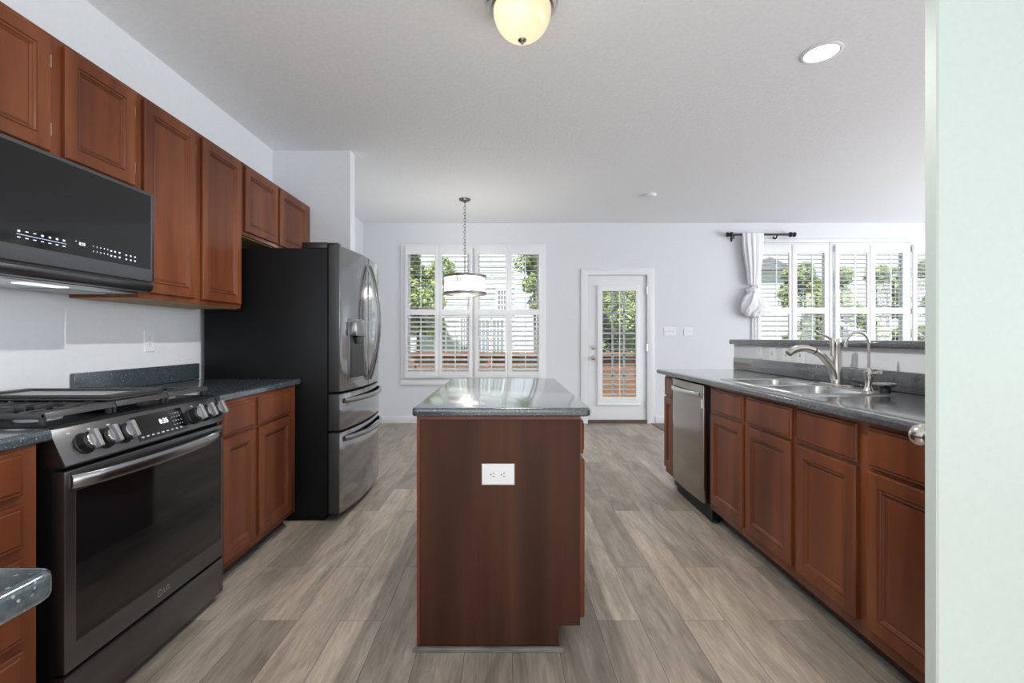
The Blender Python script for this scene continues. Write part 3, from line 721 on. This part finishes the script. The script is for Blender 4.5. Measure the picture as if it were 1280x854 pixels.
# burners and grates
def burner(xx, yy, r):
    b_ = G().lathe([(r*1.25, 0), (r*1.25, .004), (r, .006), (r, .014), (r*.9, .016), (.0001, .016)], (xx, yy, .9165), 'z', 24).build('burner', griddle_m, t)
    G().lathe([(r*.8, .0), (r*.8, .006), (r*.7, .009), (.0001, .010)], (xx, yy, .933), 'z', 24).build('burner_cap', blk_plastic, b_)
for xx, yy, r in ((-1.77, 1.46, .034), (-1.47, 1.46, .045), (-1.77, 1.97, .034), (-1.47, 1.97, .045), (-1.62, 1.715, .045)): burner(xx, yy, r)
def grate(y0, y1):
    g = G(); z0, z1 = .936, .952; w = .011
    x0, x1 = -1.90, -1.335
    g.prism([(x1-.016, z0+.004), (x1-.016, z1+.004), (x1-.006, z1+.004), (x1+.002, z0+.002)], 'y', y0, y1); g.box(x0, x0+w, y0, y1, z0, z1)
    for y in (y0, y1-w): g.box(x0, x1-.006, y, y+w, z0, z1)
    xm = (x0+x1)/2; g.box(xm-w/2, xm+w/2, y0, y1, z0, z1)
    ym = (y0+y1)/2
    for a, b in ((x0, xm), (xm, x1)):
        c = (a+b)/2
        for dx in (-.10, -.05, .05, .10):
            if a < c+dx < b:
                g.box(c+dx-.004, c+dx+.004, y0+.01, ym-.032, z0+.003, z1+.003); g.box(c+dx-.004, c+dx+.004, ym+.032, y1-.01, z0+.003, z1+.003)
        g.box(a+.01, c-.045, ym-.004, ym+.004, z0+.003, z1+.003); g.box(c+.045, b-.01, ym-.004, ym+.004, z0+.003, z1+.003)
    for xx in (x0+.01, x1-.02, xm):
        for yy in (y0+.008, y1-.008): g.box(xx-.007, xx+.007, yy-.006, yy+.006, .9165, z0+.004)
    return g.build('grate', cast_iron, t, .0015)
grate(RY0+.012, 1.590); grate(1.594, 1.838); grate(1.842, RY1-.012)
g = G().box(-1.885, -1.36, 1.600, 1.832, .956, .964)
gr = g.build('griddle', cast_iron, None, .003)
tag(gr, 'flat griddle plate with raised rim, resting on the range grates', 'griddle')
for ob_ in (slab_holes(G(), Pxy, -1.885, -1.36, 1.600, 1.832, [(-1.85, -1.40, 1.618, 1.814)], .9642, .975).build('rim', cast_iron, gr, .002),
            G().box(-1.849, -1.401, 1.619, 1.813, .9643, .9665).build('cooking_surface', griddle_m, gr)): pass
gr_children = 1

# ------------------------------------------------------------------ microwave
MX = -1.566; MY0, MY1 = 1.303, 2.066
t = thing('microwave', 'black over-the-range microwave with lit touch controls, hung above the gas range', 'microwave', (-1.75, 1.69, 1.40))
G().box(XL+.003, MX-.034, MY0+.004, MY1-.004, 1.380, 1.808).build('body', blk_case, t)
g = slab_holes(G(), Pyz, MY0, MY1, 1.421, 1.811, [(MY0+.012, MY1-.016, 1.475, 1.797)], MX-.033, MX)
md = g.build('door', blk_steel, t, .002)
G().box(MX-.033, MX-.001, MY0+.012, MY1-.016, 1.475, 1.797).build('door_glass', mw_glass, md)
G().box(MX-.030, MX-.008, MY0+.003, MY1-.003, 1.409, 1.4205).build('handle_recess', blk_plastic, t)
G().prism([(MX-.034, 1.409), (MX-.001, 1.409), (MX, 1.405), (MX-.004, 1.388), (MX-.016, 1.376), (MX-.05, 1.374)], 'y', MY0, MY1).build('lower_trim', blk_steel, t, .0015)
G().box(XL+.02, MX-.060, MY0+.02, MY1-.02, 1.366, 1.3795).build('underside', steel, t, .004)
for a, b in ((MY0+.06, 1.56), (1.80, MY1-.06)): G().box(XL+.06, MX-.16, a, b, 1.362, 1.3655).build('grease_filter', MATS['printed_grey'], t)
G().box(MX-.14, MX-.09, 1.60, 1.76, 1.3625, 1.3655).build('task_light', task_m, t)
Mm = lambda u, v, d: (MX+d, u, v)
g = text_geo(G(), '8:35', .015, Mm, 1.716, 1.520, .0006, .0002)
for row, s_ in ((1.521, '1 2 3 4 5'), (1.502, '6 7 8 9 0')):
    for k, ch in enumerate(s_.split()): text_geo(g, ch, .0075, Mm, 1.762+k*.016, row, .0006, .0001)
def bar(u, v, w, h): g.add([Mm(u+a*w/2, v+b*h/2, .0006) for a, b in ((-1, -1), (1, -1), (1, 1), (-1, 1))], [(0, 1, 2, 3)])
bar(1.691, 1.527, .005, .0015)
for k in range(7):
    bar(1.492+k*.0255, 1.520, .009, .0022); bar(1.492+k*.0255, 1.4985, .010, .0022)
    if k in (0, 3, 4, 5, 6): bar(1.492+k*.0255, 1.5165, .008, .0018)
bar(1.570, 1.508, .170, .0008)
for u in (1.842, 1.860, 1.882):
    for v in (1.520, 1.501): bar(u, v, .009, .0022); bar(u, v-.0035, .007, .0018)
for u in (1.915, 1.938, 1.960):
    for v in (1.516, 1.499): bar(u, v, .009, .002); bar(u, v-.0035, .006, .0016)
g.build('touch_controls', light_text, t, smooth=0)

# ------------------------------------------------------------------ refrigerator
FY0, FY1 = 2.952, 3.862; FM = (FY0+FY1)/2
t = thing('refrigerator', 'large black stainless french-door refrigerator at the end of the left counter', 'refrigerator', (-1.5, FM, 0))
g = G().box(XL+.03, -1.135, FY0+.004, FY1-.004, .04, 1.745)
g.box(XL+.1, -1.16, FY0+.03, FY1-.03, .0, .04)
g.build('case', blk_case, t, .003)
g = G().box(-1.30, -1.138, FY0+.006, FY0+.16, 1.746, 1.783); g.box(-1.30, -1.138, FY1-.16, FY1-.006, 1.746, 1.783); g.box(-1.138, -1.075, FY0+.02, FY0+.075, 1.762, 1.783); g.box(-1.138, -1.075, FY1-.075, FY1-.02, 1.762, 1.783)
g.build('hinge_cover', blk_plastic, t, .003)
def fsurf(y, extra=0): u = (y-FM)/(FY1-FM); return -1.057+.047*(1-u*u)+extra
def curved(y0, y1, z0, z1, name, m, parent, xb=-1.128, extra=0, n=14, bevel=.004):
    pts = [(xb, y0)]+[(fsurf(y0+(y1-y0)*k/n, extra), y0+(y1-y0)*k/n) for k in range(n+1)]+[(xb, y1)]
    return G().prism(pts, 'z', z0, z1).build(name, m, parent, bevel, 35, alt=blk_side, altf=lambda p: p.normal.x < .6)
DL = curved(FY0, FM-.003, .828, 1.760, 'french_door', fr_steel, t); DR = curved(FM+.003, FY1, .828, 1.760, 'french_door', fr_steel, t)
D1 = curved(FY0, FY1, .580, .812, 'drawer', fr_steel, t); D2 = curved(FY0, FY1, .050, .565, 'freezer_drawer', fr_steel, t)
def vhandle(parent, y):
    n = 18; pts = []
    for k in range(n+1):
        q = k/n; z = .865+q*(1.705-.865); pts.append((fsurf(FM)+.004+.072*math.sin(math.pi*q)**.8, y, z))
    rings = [[(x-.009, y-.012, z), (x+.006, y-.012, z), (x+.010, y-.005, z), (x+.010, y+.005, z), (x+.006, y+.012, z), (x-.009, y+.012, z)] for x, y, z in pts]
    G().loft(rings).build('handle', blk_steel2, parent, 0, 40)
vhandle(DL, FM-.034); vhandle(DR, FM+.034)
def hhandle(parent, z):
    n = 18; rings = []
    for k in range(n+1):
        q = k/n; y = FY0+.05+q*(FY1-FY0-.10); x = fsurf(y)+.004+.045*math.sin(math.pi*q)**.6
        rings.append([(x-.008, y, z-.016), (x+.006, y, z-.016), (x+.010, y, z-.006), (x+.010, y, z+.008), (x+.004, y, z+.016), (x-.008, y, z+.016)])
    G().loft(rings).build('handle', blk_steel2, parent, 0, 40)
hhandle(D1, .765); hhandle(D2, .520)
# dispenser
dp = curved(3.055, 3.330, .885, 1.300, 'dispenser', blk_steel2, DL, xb=-1.05, extra=.003, n=6, bevel=.003)
curved(3.075, 3.310, .905, 1.190, 'dispenser_recess', blk_plastic, dp, xb=-1.045, extra=.0045, n=6, bevel=.001)
G().box(-1.03, fsurf(3.2)+.030, 3.090, 3.300, 1.185, 1.280).build('control_box', blk_steel2, dp, .006)
G().prism([(fsurf(3.2)-.0, 1.184), (fsurf(3.2)+.026, 1.184), (fsurf(3.2)+.012, 1.140), (fsurf(3.2)-.0, 1.130)], 'y', 3.15, 3.24).build('nozzle', blk_plastic, dp, .003)

# ------------------------------------------------------------------ dishwasher
t = thing('dishwasher', 'stainless dishwasher built in between the sink cabinets', 'dishwasher', (1.6, 3.215, 0))
DY0, DY1 = 2.925, 3.510
box('case', blk_case, t, 1.300, XB, DY0-.006, DY1, .02, .872)
n = 10; pts = [(1.300, DY0+.035)]+[(1.262-.008*math.sin(math.pi*k/n), DY0+.035+(DY1-DY0-.040)*k/n) for k in range(n+1)]+[(1.300, DY1-.005)]
dd = G().prism(pts, 'z', .115, .868).build('door', dw_steel, t, .003, 35)
rings = []
for k in range(13):
    q = k/12; y = DY0+.060+q*(DY1-DY0-.09); x = 1.252-.034*math.sin(math.pi*q)**.6
    rings.append([(x+.008, y, .792), (x-.006, y, .790), (x-.009, y, .800), (x-.009, y, .815), (x-.004, y, .822), (x+.008, y, .820)])
G().loft(rings).build('handle', steel, dd, 0, 40)
box('label_sticker', plate_m, dd, 1.2595, 1.2605, DY0+.04, DY0+.065, .72, .775)
box('toe_panel', blk_plastic, t, 1.345, 1.36, DY0+.01, DY1-.01, .0, .112)

# ------------------------------------------------------------------ ceiling fixtures
lx, ly = .077, 2.14
t = thing('flush_ceiling_light', 'flush dome ceiling light with brushed nickel ring and frosted glass, lit', 'ceiling light', (lx, ly, ZC))
G().lathe([(.10, 0), (.150, -.004), (.160, -.012), (.166, -.022), (.166, -.030), (.156, -.036), (.152, -.046), (.145, -.054), (.132, -.058), (.128, -.050)], (lx, ly, ZC), 'z', 48).build('ring', nickel, t)
pr = [(.132, -.050)]
for k in range(13):
    q = k/12*math.pi/2; pr.append((.134*math.cos(q)**.85 if k < 12 else .004, -.058-.135*math.sin(q)))
G().lathe(pr, (lx, ly, ZC), 'z', 48)
g = G(); rings = []
for r, h in pr: rings.append([(lx+r*math.cos(q), ly+r*math.sin(q), ZC+h) for q in [2*math.pi*k/48 for k in range(48)]])
g.loft(rings, cap0=False, cap1=True); bo = g.build('glass_bowl', bowl_m, t, 0, 80); bo.visible_shadow = False
G().lathe([(.0001, .004), (.018, .002), (.021, -.006), (.014, -.013), (.005, -.017), (.006, -.022), (.0001, -.026)], (lx, ly, ZC-.192), 'z', 20).build('finial', nickel, t)
point_light('flush_lamp_bulb', (lx-.012, ly-.055, ZC-.100), .19, (1, .90, .74), .02)
point_light('flush_lamp_bulb', (lx+.012, ly+.055, ZC-.100), .19, (1, .90, .74), .02)
sd = bpy.data.lights.new('flush_lamp_beam', 'SPOT'); sd.energy = 62; sd.spot_size = math.radians(158); sd.spot_blend = .5; sd.color = (1, .97, .92); sd.shadow_soft_size = .022
so = bpy.data.objects.new('flush_lamp_beam', sd); C.objects.link(so); so.location = (lx, ly, ZC-.222)

rx, ry = 1.74, 2.555
t = thing('recessed_light', 'round recessed ceiling light above the sink counter, lit', 'ceiling light', (rx, ry, ZC))
G().lathe([(.100, 0), (.100, -.004), (.088, -.007), (.082, -.004), (.082, 0)], (rx, ry, ZC), 'z', 40).build('trim_ring', white_m, t)
G().lathe([(.0001, -.001), (.081, -.001), (.078, -.005), (.0001, -.006)], (rx, ry, ZC), 'z', 40).build('lens', can_m, t)
sd = bpy.data.lights.new('recessed_lamp_beam', 'SPOT'); sd.energy = 22; sd.spot_size = math.radians(140); sd.spot_blend = .7; sd.color = (1, .94, .86); sd.shadow_soft_size = .07
so = bpy.data.objects.new('recessed_lamp_beam', sd); C.objects.link(so); so.location = (rx, ry, ZC-.01)
t = tag(G().lathe([(.062, 0), (.062, -.012), (.052, -.026), (.03, -.030), (.0001, -.030)], (1.585, 5.08, ZC), 'z', 28).build('smoke_detector', plate_m), 'small white smoke detector on the ceiling near the far wall', 'smoke detector')

pxx, pyy = -.462, 5.257
t = thing('pendant_lamp', 'drum pendant lamp with pewter rings hanging in front of the wide window', 'pendant lamp', (pxx, pyy, ZC))
G().lathe([(.066, 0), (.066, -.010), (.05, -.022), (.02, -.030), (.008, -.045), (.0001, -.046)], (pxx, pyy, ZC), 'z').build('canopy', pewter, t)
g = G(); z = ZC-.045; k = 0
while z > 2.07:
    pts = []
    for i in range(13):
        q = 2*math.pi*i/12; a = .011*math.cos(q); pts.append((pxx+(a if k % 2 else 0), pyy+(0 if k % 2 else a), z-.021+.021*math.sin(q)))
    g.tube(pts, .0032, 6, caps=False); z -= .034; k += 1
g.build('chain', pewter, t)
G().tube([(pxx, pyy, 2.075), (pxx, pyy, 1.70)], .006, 8).build('stem', pewter, t)
R = .238; zt, zb = 1.862, 1.672
def hoop(zc, name):
    g = G(); n = 48; rings = [[(pxx+r*math.cos(2*math.pi*k/n), pyy+r*math.sin(2*math.pi*k/n), zc+h) for r, h in ((R-.006, -.013), (R+.006, -.013), (R+.006, .013), (R-.006, .013))] for k in range(n)]
    rings.append(rings[0]); g.loft(rings, False, False); 
    return g
g = hoop(zt, ''); 
for a in (0, 60, 120): g.tube([(pxx+R*math.cos(math.radians(a)), pyy+R*math.sin(math.radians(a)), zt), (pxx-R*math.cos(math.radians(a)), pyy-R*math.sin(math.radians(a)), zt)], .004, 6)
g.build('top_ring', pewter, t); hoop(zb, '').build('bottom_ring', pewter, t)
g = G()
for a in range(15, 375, 60): g.tube([(pxx+(R)*math.cos(math.radians(a)), pyy+(R)*math.sin(math.radians(a)), zb), (pxx+(R)*math.cos(math.radians(a)), pyy+(R)*math.sin(math.radians(a)), zt)], .006, 6)
g.build('upright', pewter, t)
g = G(); n = 60; g.loft([[(pxx+(R-.010)*math.cos(2*math.pi*k/n), pyy+(R-.010)*math.sin(2*math.pi*k/n), zz) for k in range(n)] for zz in (zb, zt)], False, False)
g.build('glass_shade', drum_glass, t, 0, 80).visible_shadow = False
for a in (30, 150, 270):
    bx_, by_ = pxx+.12*math.cos(math.radians(a)), pyy+.12*math.sin(math.radians(a))
    G().tube([(bx_, by_, 1.715), (bx_, by_, 1.755)], .013, 10).build('lamp_holder', pewter, t)
    G().ball((bx_, by_, 1.79), .032, 14, (1, 1, 1.2)).build('bulb', bulb_m, t)
g = G()
for a in (30, 150, 270): g.tube([(pxx, pyy, 1.71), (pxx+.12*math.cos(math.radians(a)), pyy+.12*math.sin(math.radians(a)), 1.715)], .005, 6)
g.build('bulb_arm', pewter, t)
point_light('pendant_bulb', (pxx, pyy, 1.765), 11, (1, .95, .88), .05)

# ------------------------------------------------------------------ curtain and rod
yr = YF-.085; zr = pz(295)
t = thing('curtain_rod', 'short black curtain rod with knobbed finials above the right windows', 'curtain rod', (px(948), yr, zr))
G().tube([(px(911), yr, zr), (px(985), yr, zr)], .014, 12).build('rod', rod_m, t)
for s_, xe in ((-1, px(911)), (1, px(985))):
    g = G().lathe([(.016, -.03), (.030, -.022), (.036, -.004), (.030, .012), (.018, .020), (.022, .026), (.034, .040), (.030, .058), (.012, .068), (.0001, .070)], (xe-s_*.012 if s_ > 0 else xe+.012, yr, zr), 'x', 16)
    if s_ < 0:
        for i_ in range(len(g.v)): g.v[i_] = (2*xe-g.v[i_][0], g.v[i_][1], g.v[i_][2])
    g; g.build('finial', rod_m, t)
for xe in (914, 967):
    g = G().tube([(px(xe), yr, zr-.01), (px(xe), yr+.03, zr-.045), (px(xe), YF, zr-.05)], .009, 8); g.box(px(xe)-.012, px(xe)+.012, YF-.006, YF-.0005, zr-.08, zr-.01); g.build('bracket', rod_m, t)
cl = thing('curtain', 'white gathered curtain panel tied in a knot beside the right windows', 'curtain', (px(936), yr, pz(365)))
def gather(levels, folds, amp, n=96):
    rings = []
    for (cx, z, rx_, ry_, ph) in levels:
        ring = []
        for k in range(n):
            q = 2*math.pi*k/n; f = 1+amp*math.sin(folds*q+ph)+amp*.4*math.sin((folds*2+3)*q+ph*2.1)
            ring.append((cx+rx_*f*math.cos(q), yr+ry_*f*math.sin(q), z))
        rings.append(ring)
    return rings
lv = []
keys = [(936.8, 293.5, 12.2, .028), (936.8, 297, 12.0, .034), (937, 310, 11.0, .045), (937.5, 325, 9.6, .048), (937.8, 340, 7.8, .046), (937.6, 352, 6.2, .042), (937.2, 359, 5.0, .038)]
for i in range(len(keys)-1):
    for k in range(5):
        q = k/5; a, b = keys[i], keys[i+1]; m_ = [a[j]+(b[j]-a[j])*q for j in range(4)]
        lv.append((px(m_[0]), pz(m_[1]), m_[2]/FPX*YF, m_[3], .4+i*.25+q*.25))
G().loft(gather(lv, 11, .16)).build('drape', curtain_m, cl, 0, 180)
# the knot: a wrap of cloth
kc = Vector((px(937.2), yr, pz(363.5)))
pts = [(kc.x+.055*math.cos(q), kc.y+.05*math.sin(q), kc.z+.012*math.sin(q*1+.6)) for q in [2*math.pi*k/24 for k in range(25)]]
G().tube(pts, [.030+.006*math.sin(k*1.9) for k in range(25)], 10).ball(tuple(kc), .06, 14, (1, .9, .8)).build('knot', curtain_m, cl, 0, 180)
keys = [(937.0, 366, 5.0, .045), (937.5, 371, 8.5, .07), (939, 377, 13.0, .085), (940.5, 383, 16.5, .09), (939.5, 388, 15.5, .085), (937, 392, 12.5, .07), (936, 396, 8, .05), (937, 398, 4, .02)]
lv = []
for i in range(len(keys)-1):
    for k in range(4):
        q = k/4; a, b = keys[i], keys[i+1]; m_ = [a[j]+(b[j]-a[j])*q for j in range(4)]
        lv.append((px(m_[0]), pz(m_[1]), m_[2]/FPX*YF, m_[3], .3+1.1*(i+q)))
rg = gather(lv, 7, .13)
for r_ in rg:
    for k, p in enumerate(r_): r_[k] = (p[0], p[1], p[2]-.16*(p[0]-px(939))+ .010*math.sin(p[0]*90))
G().loft(rg).build('tied_bundle', curtain_m, cl, 0, 180)

# ------------------------------------------------------------------ outside
GZ = -.45
struct(box('ground_outside', grass_m, None, -25, 40, YF+.3, 45, GZ-.1, GZ))
tf = thing('wooden_fence', 'low reddish-brown wooden fence running across the yard outside the windows', 'fence', (3, 9.3, GZ))
g = G(); z = GZ+.08
while z < .78: g.box(-5, 14, 9.28, 9.30, z, z+.133); z += .14
g.build('boards', fencewood, tf)
for i in range(13): box('post', fencewood, tf, -5+i*1.55, -4.9+i*1.55, 9.18, 9.28, GZ, .86)
box('cap_rail', fencewood, tf, -5, 14, 9.16, 9.34, .80, .84)

hs = thing('neighbour_house', 'pale-sided two-storey house seen through the wide window', 'house', (-1.5, 16, GZ))
g = G(); HX0, HX1, HY = -3.6, .25, 13.0
z = GZ
while z < 6.4:
    g.prism([(HY, z), (HY-.018, z), (HY, z+.15)], 'x', HX0, HX1); z += .15
g.box(HX0, HX1, HY+.001, 20, GZ, 6.4); g.build('wall', siding_m, hs, smooth=0)
G().prism([(HX0-.3, 6.35), ((HX0+HX1)/2, 8.2), (HX1+.3, 6.35)], 'y', HY-.3, 20.3).build('roof', roof_m, hs)
G().box(HX0, HX1, HY-.03, HY-.019, 2.56, 2.68).build('band_board', white_m, hs)
def hwin(x0, x1, z0, z1):
    f = slab_holes(G(), Pxz, x0-.06, x1+.06, z0-.06, z1+.06, [(x0, x1, z0, z1)], HY-.06, HY-.019).build('window', white_m, hs)
    g = G().box(x0, x1, HY-.040, HY-.035, z0, z1); g.build('pane', ext_glass, f)
    g = G()
    for k in (1, 2): u = x0+(x1-x0)*k/3; g.box(u-.012, u+.012, HY-.052, HY-.041, z0, z1)
    for k in (1, 2, 3): v = z0+(z1-z0)*k/4; g.box(x0, x1, HY-.052, HY-.041, v-.012, v+.012)
    g.build('muntins', white_m, f)
hwin(-.78, -.46, .72, 1.66); hwin(-.36, -.06, .72, 1.66); hwin(-1.95, -1.70, .72, 1.70); hwin(-1.25, -1.05, .72, 1.70); hwin(-.22, .02, 1.95, 2.48)
h2 = thing('neighbour_house', 'grey-roofed house seen beyond the trees through the right windows', 'house', (10.3, 20, GZ))
G().box(9.0, 11.0, 18, 24, GZ, 3.75).build('wall', siding_m, h2)
G().prism([(8.8, 3.75), (10.1, 4.25), (11.2, 3.75)], 'y', 17.7, 24.3).build('roof', roof_m, h2)

def tree(label, x, y, z0, z1, r, n, group='trees in the yard outside'):
    t = thing('tree', label, 'tree', (x, y, GZ), group)
    cz = (z0+z1)/2; hz = (z1-z0)/2
    G().tube([(x, y, GZ), (x+.03, y, (GZ+z0)/2+.1), (x, y, cz), (x-.02, y, cz+hz*.6)], [.05, .04, .03, .01], 8).build('trunk', bark_m, t)
    g = G(); blobs = []
    for _ in range(20):
        a = random.uniform(0, 6.28); h = random.uniform(-.85, .85); rr_ = math.sqrt(max(0, 1-h*h))*random.uniform(.3, .8)
        blobs.append((x+r*rr_*math.cos(a), y+r*rr_*math.sin(a), cz+hz*h*.85, r*random.uniform(.28, .45)))
    for _ in range(int(n*2.6)):
        b = random.choice(blobs); d = Vector((random.gauss(0, 1), random.gauss(0, 1), random.gauss(0, 1))).normalized()*b[3]*random.uniform(.6, 1.0)
        c = Vector(b[:3])+d; u = Vector((random.gauss(0, 1), random.gauss(0, 1), random.gauss(0, 1))).normalized()
        w = u.orthogonal().normalized(); s_ = random.uniform(.035, .065)
        g.add([c-u*s_, c+w*s_*.5+u*s_*.1, c+u*s_, c-w*s_*.5+u*s_*.1], [(0, 1, 2, 3)])
    g.build('foliage', leaf_m, t, 0, 0)
tree('leafy tree outside the left half of the wide window', -2.15, 11.3, .9, 4.0, .95, 3600)
tree('tree seen through the right-hand shutters of the wide window', .75, 12.2, 1.6, 3.9, .62, 1500)
tree('bushy tree straight outside the patio door', 2.65, 11.2, -.1, 3.0, .9, 3600)
tree('second bushy tree outside the patio door, behind the first', 3.75, 13.7, .0, 3.4, .9, 3000)
tree('tree right of the grey-roofed house, outside the window by the curtain', 7.75, 12.0, .3, 3.5, .72, 3200)
tree('tree outside the window behind the gooseneck tap', 9.9, 13.9, .3, 3.7, .85, 3600)
tree('slim tree between two others outside the right windows', 9.55, 11.6, .2, 3.3, .65, 2600)
tree('tree outside the window next to the pale green door', 11.6, 12.4, .3, 3.7, .85, 3200)
